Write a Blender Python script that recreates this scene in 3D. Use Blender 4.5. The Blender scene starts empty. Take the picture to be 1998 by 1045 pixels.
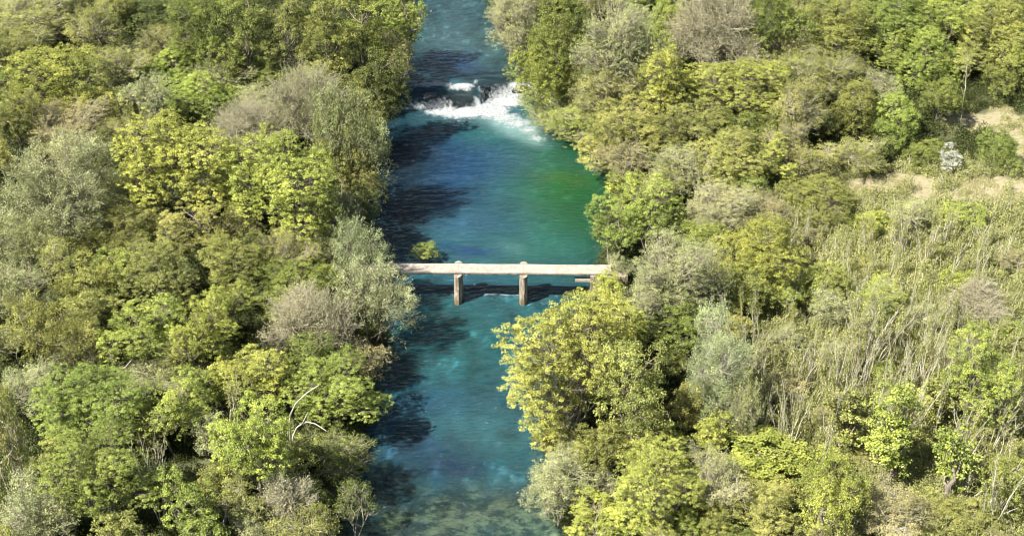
import bpy, math
import numpy as np

# ------------------------------------------------------------------ camera, sky, sun, exposure
scene = bpy.context.scene
PITCH = math.radians(33.0)
HFOV = math.radians(38.0)
AIM = np.array([0.0, 0.0, 3.95])
DIST = 161.0
CAM = AIM + DIST * np.array([0.0, -math.cos(PITCH), math.sin(PITCH)])
cam_data = bpy.data.cameras.new("camera")
cam_data.sensor_width = 36.0
cam_data.lens = 18.0 / math.tan(HFOV / 2)
cam_data.clip_start = 1.0
cam_data.clip_end = 6000.0
cam = bpy.data.objects.new("camera", cam_data)
scene.collection.objects.link(cam)
cam.location = CAM.tolist()
cam.rotation_euler = (math.pi / 2 - PITCH, 0, 0)
scene.camera = cam

SUN_TRAVEL = np.array([0.70, 0.42, -1.0])
SUN_POS = -SUN_TRAVEL / np.linalg.norm(SUN_TRAVEL)
world = bpy.data.worlds.new("World")
scene.world = world
world.use_nodes = True
wn = world.node_tree
sky = wn.nodes.new("ShaderNodeTexSky")
sky.sky_type = 'NISHITA'
sky.sun_disc = False
sky.sun_elevation = math.asin(SUN_POS[2])
sky.sun_rotation = math.atan2(SUN_POS[0], SUN_POS[1])
bg = wn.nodes["Background"]
wn.links.new(sky.outputs[0], bg.inputs[0])
bg.inputs[1].default_value = 0.052

sun_data = bpy.data.lights.new("sun", 'SUN')
sun_data.energy = 5.0
sun_data.angle = math.radians(0.5)
sun_data.color = (1.0, 0.95, 0.86)
sun = bpy.data.objects.new("sun", sun_data)
scene.collection.objects.link(sun)
from mathutils import Vector
sun.rotation_euler = Vector(SUN_TRAVEL.tolist()).to_track_quat('-Z', 'Y').to_euler()
sun.location = (-60, -60, 120)

scene.view_settings.view_transform = 'Standard'
scene.view_settings.look = 'None'
scene.view_settings.gamma = 1.0
scene.view_settings.use_curve_mapping = False
scene.view_settings.exposure = 1.62
scene.cycles.max_bounces = 7
scene.cycles.diffuse_bounces = 2
scene.cycles.glossy_bounces = 2
scene.cycles.transmission_bounces = 3
scene.cycles.transparent_max_bounces = 6
scene.cycles.sample_clamp_indirect = 4.0
scene.cycles.sample_clamp_direct = 12.0
scene.cycles.use_denoising = True
scene.cycles.filter_width = 1.15

# ------------------------------------------------------------------ helpers
PW, PH = 1998.0, 1045.0
TH = math.tan(HFOV / 2)
FWD = np.array([0.0, math.cos(PITCH), -math.sin(PITCH)])
UPV = np.array([0.0, math.sin(PITCH), math.cos(PITCH)])
COL = scene.collection


def at(px, py, z):
    """point of the place at height z that the photograph shows at (px, py)"""
    u = (px - PW / 2) / (PW / 2) * TH
    v = -(py - PH / 2) / (PW / 2) * TH
    d = FWD + np.array([u, 0, 0]) + UPV * v
    t = (z - CAM[2]) / d[2]
    return CAM + d * t


def ppm(p):
    """photograph pixels per metre at a point"""
    return (PW / 2) / TH / float(np.dot(np.asarray(p) - CAM, FWD))


def hash2(ix, iy, seed):
    h = (ix.astype(np.int64) * 374761393 + iy.astype(np.int64) * 668265263 + seed * 974634777) & 0xffffffff
    h = ((h ^ (h >> 13)) * 1274126177) & 0xffffffff
    h = (h ^ (h >> 16)) & 0xffffff
    return h / float(0xffffff)


def vnoise(x, y, seed=0):
    x = np.asarray(x, float); y = np.asarray(y, float)
    ix = np.floor(x); iy = np.floor(y)
    fx = x - ix; fy = y - iy
    fx = fx * fx * (3 - 2 * fx); fy = fy * fy * (3 - 2 * fy)
    a = hash2(ix, iy, seed); b = hash2(ix + 1, iy, seed)
    c = hash2(ix, iy + 1, seed); d = hash2(ix + 1, iy + 1, seed)
    return (a * (1 - fx) + b * fx) * (1 - fy) + (c * (1 - fx) + d * fx) * fy


def fbm(x, y, seed=0, octv=4):
    s = 0; a = 0.5; t = 0
    for o in range(octv):
        s = s + a * vnoise(x * 2 ** o, y * 2 ** o, seed + o * 17); t += a; a *= 0.55
    return s / t


def sstep(a, b, x):
    t = np.clip((x - a) / (b - a), 0, 1)
    return t * t * (3 - 2 * t)


def make_mesh(name, verts, faces, mat=None, attrs=None, smooth=False):
    """faces: list of (m,k) int arrays"""
    me = bpy.data.meshes.new(name)
    verts = np.ascontiguousarray(verts, dtype=np.float32)
    me.vertices.add(len(verts))
    me.vertices.foreach_set("co", verts.ravel())
    idx = np.concatenate([np.asarray(f, dtype=np.int32).ravel() for f in faces])
    sizes = np.concatenate([np.full(len(f), np.asarray(f).shape[1], dtype=np.int32) for f in faces])
    starts = np.concatenate([[0], np.cumsum(sizes)[:-1]]).astype(np.int32)
    me.loops.add(len(idx))
    me.loops.foreach_set("vertex_index", idx)
    me.polygons.add(len(sizes))
    me.polygons.foreach_set("loop_start", starts)
    me.polygons.foreach_set("use_smooth", np.full(len(sizes), smooth, dtype=bool))
    if attrs:
        for k, v in attrs.items():
            v = np.asarray(v, dtype=np.float32)
            if v.ndim == 1:
                at_ = me.attributes.new(k, 'FLOAT', 'POINT'); at_.data.foreach_set("value", v)
            else:
                if v.shape[1] == 3:
                    v = np.hstack([v, np.ones((len(v), 1), np.float32)])
                at_ = me.attributes.new(k, 'FLOAT_COLOR', 'POINT'); at_.data.foreach_set("color", np.ascontiguousarray(v).ravel())
    me.update(calc_edges=True)
    if mat:
        me.materials.append(mat)
    return me


def link(name, me, parent=None, loc=None):
    o = bpy.data.objects.new(name, me)
    COL.objects.link(o)
    if parent is not None:
        o.parent = parent
    if loc is not None:
        o.location = [float(v) for v in loc]
    return o


def tag(o, label=None, cat=None, group=None, kind=None):
    if label: o["label"] = label
    if cat: o["category"] = cat
    if group: o["group"] = group
    if kind: o["kind"] = kind
    return o


def nrm(v):
    return v / (np.linalg.norm(v, axis=-1, keepdims=True) + 1e-9)


def tubes(P, R, sides):
    """P (n,k,3) polylines, R (n,k) radii -> verts, quads"""
    P = np.asarray(P, float); R = np.asarray(R, float)
    n, k, _ = P.shape
    T = np.empty_like(P)
    T[:, 1:-1] = P[:, 2:] - P[:, :-2]; T[:, 0] = P[:, 1] - P[:, 0]; T[:, -1] = P[:, -1] - P[:, -2]
    T = nrm(T)
    ref = np.where(np.abs(T[:, :1, 2:3]) > 0.8, np.array([1.0, 0, 0]), np.array([0, 0, 1.0]))
    A = nrm(np.cross(T, np.broadcast_to(ref, T.shape)))
    B = np.cross(T, A)
    ang = np.arange(sides) / sides * 2 * math.pi
    V = P[:, :, None, :] + R[:, :, None, None] * (A[:, :, None, :] * np.cos(ang)[None, None, :, None] + B[:, :, None, :] * np.sin(ang)[None, None, :, None])
    V = V.reshape(-1, 3)
    base = (np.arange(n) * k * sides)[:, None, None] + (np.arange(k - 1) * sides)[None, :, None]
    s = np.arange(sides)[None, None, :]; s2 = (s + 1) % sides
    F = np.stack([base + s, base + s2, base + sides + s2, base + sides + s], -1).reshape(-1, 4)
    return V, F


class Geo:
    def __init__(self):
        self.v = []; self.f = []; self.n = 0
    def add(self, V, F):
        self.v.append(V); self.f.append(np.asarray(F) + self.n); self.n += len(V)
    def tube(self, pts, radii, sides=5):
        V, F = tubes(np.array([pts]), np.array([radii]), sides); self.add(V, F)
    def box(self, lo, hi, taper=0.0):
        x0, y0, z0 = lo; x1, y1, z1 = hi
        V = np.array([[x0, y0, z0], [x1, y0, z0], [x1, y1, z0], [x0, y1, z0], [x0, y0, z1], [x1, y0, z1], [x1, y1, z1], [x0, y1, z1]], float)
        F = np.array([[0, 3, 2, 1], [4, 5, 6, 7], [0, 1, 5, 4], [1, 2, 6, 5], [2, 3, 7, 6], [3, 0, 4, 7]])
        self.add(V, F)
    def mesh(self, name, mat, **k):
        fs = {}
        for f in self.f: fs.setdefault(f.shape[1], []).append(f)
        return make_mesh(name, np.vstack(self.v), [np.vstack(x) for x in fs.values()], mat, **k)


# ------------------------------------------------------------------ materials
def new_mat(name):
    m = bpy.data.materials.new(name); m.use_nodes = True
    nt = m.node_tree; nt.nodes.clear()
    out = nt.nodes.new("ShaderNodeOutputMaterial")
    return m, nt, out


def N(nt, t, **props):
    n = nt.nodes.new(t)
    for k, v in props.items(): setattr(n, k, v)
    return n


def mixc(nt, fac, a, b, mode='MIX'):
    n = nt.nodes.new("ShaderNodeMix"); n.data_type = 'RGBA'; n.blend_type = mode
    for sock, v in ((n.inputs[0], fac), (n.inputs[6], a), (n.inputs[7], b)):
        if isinstance(v, bpy.types.NodeSocket): nt.links.new(v, sock)
        elif isinstance(v, (tuple, list)): sock.default_value = (*v, 1) if len(v) == 3 else v
        else: sock.default_value = v
    return n.outputs[2]


def noise(nt, scale, detail=4, rough=0.6, vec=None, obj=True):
    n = nt.nodes.new("ShaderNodeTexNoise"); n.inputs["Scale"].default_value = scale
    n.inputs["Detail"].default_value = detail; n.inputs["Roughness"].default_value = rough
    if vec is not None: nt.links.new(vec, n.inputs["Vector"])
    return n.outputs["Fac"]


def ramp(nt, fac, stops):
    r = nt.nodes.new("ShaderNodeValToRGB"); nt.links.new(fac, r.inputs[0])
    el = r.color_ramp.elements
    while len(el) < len(stops): el.new(0.5)
    for e, (p, c) in zip(el, stops):
        e.position = p; e.color = (*c, 1) if len(c) == 3 else c
    return r.outputs[0]


def mathn(nt, op, a, b=None, clamp=False):
    n = nt.nodes.new("ShaderNodeMath"); n.operation = op; n.use_clamp = clamp
    for i, v in enumerate((a, b)):
        if v is None: continue
        if isinstance(v, bpy.types.NodeSocket): nt.links.new(v, n.inputs[i])
        else: n.inputs[i].default_value = v
    return n.outputs[0]


def leaf_mat(name, color=None):
    """leaf colour comes from the object's own colour (or a fixed one), varied leaf by leaf and bough by bough"""
    m, nt, out = new_mat(name)
    oi = N(nt, "ShaderNodeObjectInfo")
    if color is None: base = oi.outputs["Color"]
    else:
        rgb = N(nt, "ShaderNodeRGB"); rgb.outputs[0].default_value = (*color, 1); base = rgb.outputs[0]
    a = N(nt, "ShaderNodeAttribute"); a.attribute_name = "tint"
    hsv = N(nt, "ShaderNodeHueSaturation")
    nt.links.new(base, hsv.inputs["Color"])
    t = N(nt, "ShaderNodeMapRange"); nt.links.new(a.outputs["Fac"], t.inputs[0])
    t.inputs[3].default_value = 0.514; t.inputs[4].default_value = 0.488
    nt.links.new(t.outputs[0], hsv.inputs["Hue"])
    v = N(nt, "ShaderNodeMapRange"); nt.links.new(a.outputs["Fac"], v.inputs[0])
    v.inputs[3].default_value = 0.42; v.inputs[4].default_value = 1.5
    r = N(nt, "ShaderNodeMapRange"); nt.links.new(oi.outputs["Random"], r.inputs[0])
    r.inputs[3].default_value = 0.88; r.inputs[4].default_value = 1.12
    nt.links.new(mathn(nt, 'MULTIPLY', v.outputs[0], r.outputs[0]), hsv.inputs["Value"])
    p = N(nt, "ShaderNodeBsdfPrincipled"); nt.links.new(hsv.outputs[0], p.inputs["Base Color"])
    p.inputs["Roughness"].default_value = 0.55; p.inputs["Specular IOR Level"].default_value = 0.25
    tr = N(nt, "ShaderNodeBsdfTranslucent")
    nt.links.new(mixc(nt, 1.0, hsv.outputs[0], (1.25, 1.15, 0.55), 'MULTIPLY'), tr.inputs["Color"])
    mx = N(nt, "ShaderNodeMixShader"); mx.inputs[0].default_value = 0.26
    nt.links.new(p.outputs[0], mx.inputs[1]); nt.links.new(tr.outputs[0], mx.inputs[2])
    nt.links.new(mx.outputs[0], out.inputs[0])
    return m


def bark_mat(name, c1, c2, scale=3.0):
    m, nt, out = new_mat(name)
    tc = N(nt, "ShaderNodeTexCoord")
    f = noise(nt, scale, 5, 0.7, tc.outputs["Object"])
    col = ramp(nt, f, [(0.3, c1), (0.7, c2)])
    p = N(nt, "ShaderNodeBsdfPrincipled"); nt.links.new(col, p.inputs["Base Color"]); p.inputs["Roughness"].default_value = 0.9
    nt.links.new(p.outputs[0], out.inputs[0])
    return m


M_LEAF = leaf_mat("leaf")
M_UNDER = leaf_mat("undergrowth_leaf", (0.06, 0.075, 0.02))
M_SCRUB = leaf_mat("scrub_leaf", (0.285, 0.300, 0.110))
M_BLOSSOM = leaf_mat("blossom", (0.46, 0.48, 0.40))
M_BARK = bark_mat("bark_brown", (0.08, 0.065, 0.045), (0.27, 0.235, 0.175))
M_PALE = bark_mat("bark_pale", (0.26, 0.235, 0.175), (0.50, 0.47, 0.38))
M_TWIG = bark_mat("twig_grey", (0.20, 0.18, 0.115), (0.42, 0.39, 0.27))
M_TWIGDK = bark_mat("twig_brown", (0.10, 0.07, 0.05), (0.22, 0.16, 0.12))
M_STRAW = bark_mat("straw", (0.26, 0.22, 0.11), (0.46, 0.41, 0.24))

# ------------------------------------------------------------------ river shape and terrain
Z_UP = 1.7
LEFT_PX = [(815, -60, 1), (812, 0, 1), (800, 60, 1), (785, 120, 1), (770, 165, 1), (772, 215, 0), (738, 250, 0), (722, 300, 0), (715, 360, 0), (718, 430, 0), (735, 480, 0), (742, 530, 0),
           (748, 590, 0), (752, 640, 0), (745, 700, 0), (728, 780, 0), (715, 860, 0), (700, 930, 0), (672, 1000, 0), (655, 1100, 0), (640, 1250, 0)]
RIGHT_PX = [(940, -60, 1), (950, 0, 1), (985, 50, 1), (1012, 110, 1), (1030, 160, 1), (1085, 200, 0), (1120, 245, 0), (1160, 280, 0), (1190, 320, 0), (1200, 370, 0), (1182, 430, 0), (1172, 480, 0),
            (1168, 530, 0), (1160, 590, 0), (1120, 650, 0), (1085, 720, 0), (1065, 800, 0), (1060, 880, 0), (1065, 950, 0), (1095, 1040, 0), (1115, 1100, 0), (1140, 1250, 0)]
def edge(tab):
    P = np.array([at(a, b, Z_UP if c else 0.0)[:2] for a, b, c in tab]); P = P[np.argsort(P[:, 1])]
    return P[:, 1], P[:, 0]
LY, LX = edge(LEFT_PX); RY, RX = edge(RIGHT_PX)


def chan(x, y):
    """distance outside the channel (negative = in the water)"""
    w = 0.9 * (fbm(x * 0.22, y * 0.22, 5) - 0.5)
    return np.maximum(np.interp(y, LY, LX) - x, x - np.interp(y, RY, RX)) + w


YF = at(900, 190, 0.6)[1]


def ground(x, y):
    x = np.asarray(x, float); y = np.asarray(y, float)
    d = chan(x, y)
    up = Z_UP * sstep(YF - 6, YF + 2, y)
    bank = 0.9 + 0.35 * np.clip(d - 1, 0, 4) + 0.045 * np.clip(d - 5, 0, 60)
    bank = bank + 0.9 * (fbm(x * 0.08, y * 0.08, 9) - 0.5) * sstep(0.5, 6, d)
    depth = 0.5 + 1.8 * sstep(-0.3, -5, d) * (0.35 + 0.65 * sstep(-42, -18, y))
    depth = depth + 0.5 * (fbm(x * 0.35, y * 0.2, 21) - 0.5)
    return up + np.where(d > 0, bank * sstep(0, 1.6, d) - 0.3 * (1 - sstep(0, 1.6, d)), -0.3 - depth * sstep(0, -1.6, d))


def gz(x, y):
    return float(ground(np.array([x]), np.array([y]))[0])


def axis(lo, hi, step, far):
    core = np.arange(lo, hi + step, step)
    g = []; s = step * 2; p = hi + step
    while p < far: g.append(p); p += s; s *= 1.35
    right = np.array(g)
    return np.concatenate([(lo - (right - hi))[::-1], core, right])


def grid(xs, ys):
    X, Y = np.meshgrid(xs, ys)
    nx, ny = len(xs), len(ys)
    i = (np.arange(ny - 1)[:, None] * nx + np.arange(nx - 1)[None, :]).ravel()
    return X.ravel(), Y.ravel(), np.stack([i, i + 1, i + nx + 1, i + nx], -1)


m_ground, nt, out = new_mat("forest_floor")
geo = N(nt, "ShaderNodeNewGeometry")
pos = geo.outputs["Position"]
wd = N(nt, "ShaderNodeAttribute"); wd.attribute_name = "bed"
cl = N(nt, "ShaderNodeAttribute"); cl.attribute_name = "clearing"
soil = ramp(nt, noise(nt, 0.9, 8, 0.7, pos), [(0.3, (0.035, 0.032, 0.016)), (0.5, (0.07, 0.075, 0.028)), (0.7, (0.10, 0.12, 0.04))])
dry = ramp(nt, noise(nt, 1.6, 8, 0.75, pos), [(0.3, (0.11, 0.14, 0.045)), (0.44, (0.19, 0.19, 0.09)), (0.54, (0.29, 0.235, 0.15)), (0.62, (0.25, 0.21, 0.12)), (0.70, (0.15, 0.18, 0.06))])
mp = N(nt, "ShaderNodeMapping"); nt.links.new(pos, mp.inputs[0]); mp.inputs["Scale"].default_value = (0.75, 0.95, 1)
bedn = noise(nt, 0.8, 9, 0.68, mp.outputs[0])
bed = ramp(nt, bedn, [(0.36, (0.02, 0.035, 0.035)), (0.46, (0.06, 0.085, 0.06)), (0.53, (0.30, 0.32, 0.20)), (0.62, (0.48, 0.46, 0.31)), (0.75, (0.16, 0.19, 0.10))])
c = mixc(nt, cl.outputs["Fac"], soil, dry)
c = mixc(nt, wd.outputs["Fac"], c, bed)
p = N(nt, "ShaderNodeBsdfPrincipled"); nt.links.new(c, p.inputs["Base Color"]); p.inputs["Roughness"].default_value = 1.0
bm_ = N(nt, "ShaderNodeBump"); bm_.inputs["Strength"].default_value = 0.8; bm_.inputs["Distance"].default_value = 0.25
nt.links.new(noise(nt, 3.0, 6, 0.7, pos), bm_.inputs["Height"]); nt.links.new(bm_.outputs[0], p.inputs["Normal"])
nt.links.new(p.outputs[0], out.inputs[0])

xs = axis(-75, 75, 0.75, 3000); ys = axis(-65, 95, 0.75, 3000)
X, Y, F = grid(xs, ys)
Zg = ground(X, Y)
d = chan(X, Y)
CLEAR = [(1745, 354, 100, 22), (1925, 240, 80, 18), (1990, 290, 26, 70), (1970, 385, 60, 34), (1860, 378, 90, 18)]
def blob(x, y, px, py, rx, ry, z=0.0):
    c = at(px, py, z); s = ppm(c)
    vy = abs(at(px, py + 1, z)[1] - at(px, py - 1, z)[1]) / 2
    return np.exp(-((x - c[0]) / (rx / s)) ** 2 - ((y - c[1]) / (ry * vy)) ** 2)
def clearing(x, y):
    r = 0
    for px, py, rx, ry in CLEAR: r = r + blob(x, y, px, py, rx, ry, 4.0)
    return np.clip(r, 0, 1)
me = make_mesh("ground", np.stack([X, Y, Zg], -1), [F], m_ground, {"bed": sstep(0.4, -0.6, d), "clearing": sstep(0.2, 0.6, clearing(X, Y) + 0.7 * (fbm(X * 0.4, Y * 0.4, 91) - 0.5))}, True)
tag(link("ground", me), kind="structure")

# ------------------------------------------------------------------ water
def piecew(tab, x):
    t = np.array(tab); return np.interp(x, t[:, 0], t[:, 1])
# top and foot of the fall, left to right, as (x, y) of the place
TOPL = [tuple(at(a, b, Z_UP)[:2]) for a, b in [(760, 163), (840, 164), (900, 165), (935, 168), (950, 166), (1000, 167), (1040, 163), (1090, 158)]]
FOOTL = [tuple(at(a, b, 0)[:2]) for a, b in [(760, 212), (850, 213), (900, 207), (935, 207), (950, 190), (1000, 192), (1050, 193), (1090, 190)]]


def fall_t(x, y):
    yt = piecew(TOPL, x) + 0.5 * (fbm(x * 1.1, x * 0, 3) - 0.5); yb = piecew(FOOTL, x) + 0.9 * (fbm(x * 0.9, x * 0, 4) - 0.5)
    return (y - yb) / np.maximum(yt - yb, 0.8), yb, yt


def water_z(x, y):
    t, yb, yt = fall_t(x, y)
    xm = at(943, 190, 0.5)[0]
    # left: a step, a glassy slab, a plunge.  right: one steep plunge
    zl = Z_UP * np.interp(t, [0, 0.10, 0.28, 0.7, 0.84, 1.0], [0, 0.38, 0.62, 0.78, 0.95, 1.0])
    zr = Z_UP * np.interp(t, [0, 0.12, 0.42, 0.75, 1.0], [0, 0.42, 0.8, 0.96, 1.0])
    w = sstep(xm - 0.5, xm + 0.5, x)
    return zl * (1 - w) + zr * w


def foam_map(x, y):
    """how much froth lies on the water"""
    wx = x + 1.2 * (fbm(x * 0.5, y * 0.5, 31) - 0.5); wy = y + 1.2 * (fbm(x * 0.5, y * 0.5, 32) - 0.5)
    f = 0
    for px, py, rx, ry, s in [(862, 216, 34, 11, 1.15), (905, 221, 45, 11, 1.25), (955, 215, 38, 15, 1.3), (985, 198, 36, 11, 1.3), (1030, 186, 40, 7, 1.25), (1062, 186, 22, 8, 0.8),
                              (985, 228, 34, 12, 0.8), (1008, 240, 30, 13, 0.72), (1030, 255, 24, 11, 0.66), (1048, 269, 18, 8, 0.6), (890, 240, 40, 8, 0.42), (1070, 282, 30, 5, 0.25), (850, 169, 42, 4.5, 0.95), (900, 172, 34, 4, 0.9), (928, 182, 7, 6, 0.55), (940, 194, 6, 6, 0.6), (815, 211, 30, 5, 0.55),
                              (800, 163, 40, 3, 0.6), (1070, 592, 34, 5, 0.34), (1085, 577, 20, 5, 0.3), (950, 574, 150, 3, 0.60), (905, 600, 22, 3, 0.24), (1035, 600, 22, 3, 0.24), (860, 612, 40, 2, 0.2)]:
        f = np.maximum(f, s * blob(wx, wy, px, py, rx, ry, 0.0 if py > 180 else Z_UP * 0.8))
    return f


def body(x, y):
    """water colour with reflections and shade painted in: sky blue in the upper pool, green algae pool, turquoise run, grey shallows"""
    wx = x + 4 * (fbm(x * 0.12, y * 0.10, 41) - 0.5); wy = y + 9 * (fbm(x * 0.12, y * 0.08, 42) - 0.5)
    base = np.zeros((len(x), 3)); base[:] = (0.012, 0.066, 0.080)
    for px, py, rx, ry, col, s in [
        (880, 100, 160, 60, (0.030, 0.072, 0.080), 1.0), (890, 30, 160, 50, (0.016, 0.048, 0.060), 0.8), (885, 145, 90, 16, (0.008, 0.035, 0.095), 1.0),
        (1000, 130, 60, 30, (0.035, 0.075, 0.06), 0.7),
        (880, 340, 130, 80, (0.004, 0.040, 0.098), 1.0), (850, 300, 90, 50, (0.003, 0.030, 0.080), 0.8), (960, 260, 90, 22, (0.006, 0.075, 0.07), 0.7),  # pool blues stand in for the sky's reflection, painted into the colour
        (1120, 375, 110, 75, (0.012, 0.085, 0.018), 1.0), (1150, 440, 90, 70, (0.010, 0.072, 0.022), 1.0), (1110, 300, 80, 25, (0.010, 0.070, 0.030), 0.9), (1110, 362, 60, 14, (0.035, 0.10, 0.02), 0.6),
        (1060, 480, 110, 35, (0.014, 0.095, 0.075), 0.6), (1000, 482, 30, 14, (0.045, 0.125, 0.11), 0.7), (890, 440, 120, 24, (0.016, 0.075, 0.125), 0.9), (915, 492, 60, 12, (0.006, 0.04, 0.12), 0.9),
        (870, 470, 90, 12, (0.02, 0.085, 0.12), 0.5), (900, 545, 110, 8, (0.018, 0.085, 0.13), 0.6),
        (930, 660, 150, 60, (0.008, 0.070, 0.074), 0.8), (790, 690, 60, 70, (0.006, 0.055, 0.065), 0.8), (820, 640, 60, 12, (0.005, 0.06, 0.05), 0.4),
        (830, 800, 110, 45, (0.008, 0.050, 0.095), 0.9), (800, 880, 110, 26, (0.007, 0.030, 0.060), 1.0), (930, 830, 110, 50, (0.026, 0.095, 0.100), 0.6), (870, 912, 90, 18, (0.006, 0.026, 0.06), 1.0), (890, 190, 55, 9, (0.004, 0.014, 0.018), 1.0), (985, 172, 55, 7, (0.004, 0.014, 0.018), 1.0), (930, 157, 110, 3.5, (0.003, 0.012, 0.02), 0.9),  # weir blobs at the end paint the lip's dark reflection of the trees
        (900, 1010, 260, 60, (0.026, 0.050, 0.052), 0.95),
        (770, 320, 85, 120, (0.0015, 0.010, 0.018), 1.0), (770, 430, 60, 60, (0.002, 0.014, 0.022), 0.9),  # shade of the left bank trees, painted dark into the pool
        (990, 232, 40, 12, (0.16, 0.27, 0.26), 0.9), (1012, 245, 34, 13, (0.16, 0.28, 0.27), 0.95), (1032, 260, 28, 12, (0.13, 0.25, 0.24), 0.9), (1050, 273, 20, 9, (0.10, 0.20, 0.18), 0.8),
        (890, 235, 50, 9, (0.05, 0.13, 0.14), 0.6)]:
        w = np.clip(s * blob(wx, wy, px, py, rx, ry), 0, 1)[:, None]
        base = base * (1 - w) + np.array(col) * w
    for px, py, rx, ry, col, s in [(885, 191, 62, 8, (0.003, 0.010, 0.013), 1.3), (985, 173, 60, 7, (0.003, 0.010, 0.013), 1.3), (930, 158, 120, 3, (0.002, 0.010, 0.016), 0.9),  # trees mirrored in the lip and glassy slab, painted as dark water
                                  (920, 561, 230, 7, (0.002, 0.014, 0.045), 0.9), (990, 236, 34, 9, (0.17, 0.28, 0.27), 0.8), (1020, 252, 26, 11, (0.15, 0.27, 0.26), 0.9), (1043, 268, 20, 9, (0.13, 0.24, 0.22), 0.8)]:  # dark blue band paints in the bridge's shadow; the others are bubbly water
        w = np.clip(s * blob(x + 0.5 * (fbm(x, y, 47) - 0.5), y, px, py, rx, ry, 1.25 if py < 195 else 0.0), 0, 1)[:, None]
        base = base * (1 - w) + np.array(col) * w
    n = fbm(x * 0.5, y * 0.30, 44, 5)
    n2 = fbm(x * 1.4, y * 0.9, 45, 4)
    calm = 0.35 + 0.65 * np.clip(sstep(4, -4, y) + sstep(YF - 4, YF + 4, y), 0, 1)
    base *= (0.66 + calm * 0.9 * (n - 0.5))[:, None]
    pale = sstep(0.56, 0.75, n2) * sstep(0.45, 0.65, n) * calm
    base = base * (1 + 0.9 * pale[:, None]) + 0.012 * pale[:, None]
    return base


m_water, nt, out = new_mat("river_water")
geo = N(nt, "ShaderNodeNewGeometry"); pos = geo.outputs["Position"]
ab = N(nt, "ShaderNodeAttribute"); ab.attribute_name = "body"
ao = N(nt, "ShaderNodeAttribute"); ao.attribute_name = "opacity"
af = N(nt, "ShaderNodeAttribute"); af.attribute_name = "froth"
mp = N(nt, "ShaderNodeMapping"); nt.links.new(pos, mp.inputs[0]); mp.inputs["Scale"].default_value = (1.0, 2.1, 1)
n1 = noise(nt, 1.1, 6, 0.62, mp.outputs[0])
bmp = N(nt, "ShaderNodeBump"); bmp.inputs["Strength"].default_value = 1.0; bmp.inputs["Distance"].default_value = 0.5
nt.links.new(n1, bmp.inputs["Height"])
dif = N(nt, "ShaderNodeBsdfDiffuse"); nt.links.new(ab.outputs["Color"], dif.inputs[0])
tra = N(nt, "ShaderNodeBsdfTransparent"); tra.inputs[0].default_value = (0.74, 0.88, 0.80, 1)
mx = N(nt, "ShaderNodeMixShader"); nt.links.new(ao.outputs["Fac"], mx.inputs[0]); nt.links.new(tra.outputs[0], mx.inputs[1]); nt.links.new(dif.outputs[0], mx.inputs[2])
gl = N(nt, "ShaderNodeBsdfGlossy"); gl.inputs["Roughness"].default_value = 0.13; nt.links.new(bmp.outputs[0], gl.inputs["Normal"])
fr = N(nt, "ShaderNodeFresnel"); fr.inputs[0].default_value = 1.33; nt.links.new(bmp.outputs[0], fr.inputs["Normal"])
mx2 = N(nt, "ShaderNodeMixShader"); nt.links.new(fr.outputs[0], mx2.inputs[0]); nt.links.new(mx.outputs[0], mx2.inputs[1]); nt.links.new(gl.outputs[0], mx2.inputs[2])
# froth: white flecks broken up by noise
mp2 = N(nt, "ShaderNodeMapping"); nt.links.new(pos, mp2.inputs[0]); mp2.inputs["Scale"].default_value = (1.0, 0.9, 0.6)
fn = noise(nt, 1.7, 8, 0.72, mp2.outputs[0])
fs = mathn(nt, 'ADD', mathn(nt, 'MULTIPLY', fn, 1.3), mathn(nt, 'MULTIPLY', af.outputs["Fac"], 0.9))
ff = N(nt, "ShaderNodeMapRange"); ff.interpolation_type = 'SMOOTHSTEP'; nt.links.new(fs, ff.inputs[0]); ff.inputs[1].default_value = 0.86; ff.inputs[2].default_value = 1.42
foamb = N(nt, "ShaderNodeBsdfDiffuse"); foamb.inputs[0].default_value = (0.40, 0.42, 0.425, 1)
b2 = N(nt, "ShaderNodeBump"); b2.inputs["Strength"].default_value = 1.0; b2.inputs["Distance"].default_value = 0.7; nt.links.new(noise(nt, 2.4, 6, 0.7, pos), b2.inputs["Height"])
nt.links.new(b2.outputs[0], foamb.inputs["Normal"])
mx3 = N(nt, "ShaderNodeMixShader"); nt.links.new(ff.outputs[0], mx3.inputs[0]); nt.links.new(mx2.outputs[0], mx3.inputs[1]); nt.links.new(foamb.outputs[0], mx3.inputs[2])
nt.links.new(mx3.outputs[0], out.inputs[0])

PIERS_PX = [893.5, 1021.5]
PIER_X = [at(q, 528, 3.8)[0] for q in PIERS_PX]


def ripple(x, y):
    z = 0.12 * (fbm(x * 0.8, y * 1.6, 51, 3) - 0.5)
    near = np.exp(-((y + 3.5) / 5.0) ** 2)
    z = z + near * 0.16 * (fbm(x * 1.0, y * 1.6, 52) - 0.5)
    for pxx in PIER_X:                               # wakes trailing from each pier
        dd = -(y + 0.4); sp = np.abs(np.abs(x - pxx) - 0.55 - 0.42 * np.clip(dd, 0, 9))
        z = z + np.where(dd > 0, 0.11 * np.exp(-(sp / 0.35) ** 2) * np.exp(-dd / 4.5), 0)
    z = z + 0.08 * np.exp(-((y - 0.2 - 0.1 * np.sin(x)) / 0.5) ** 2)
    return z


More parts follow.
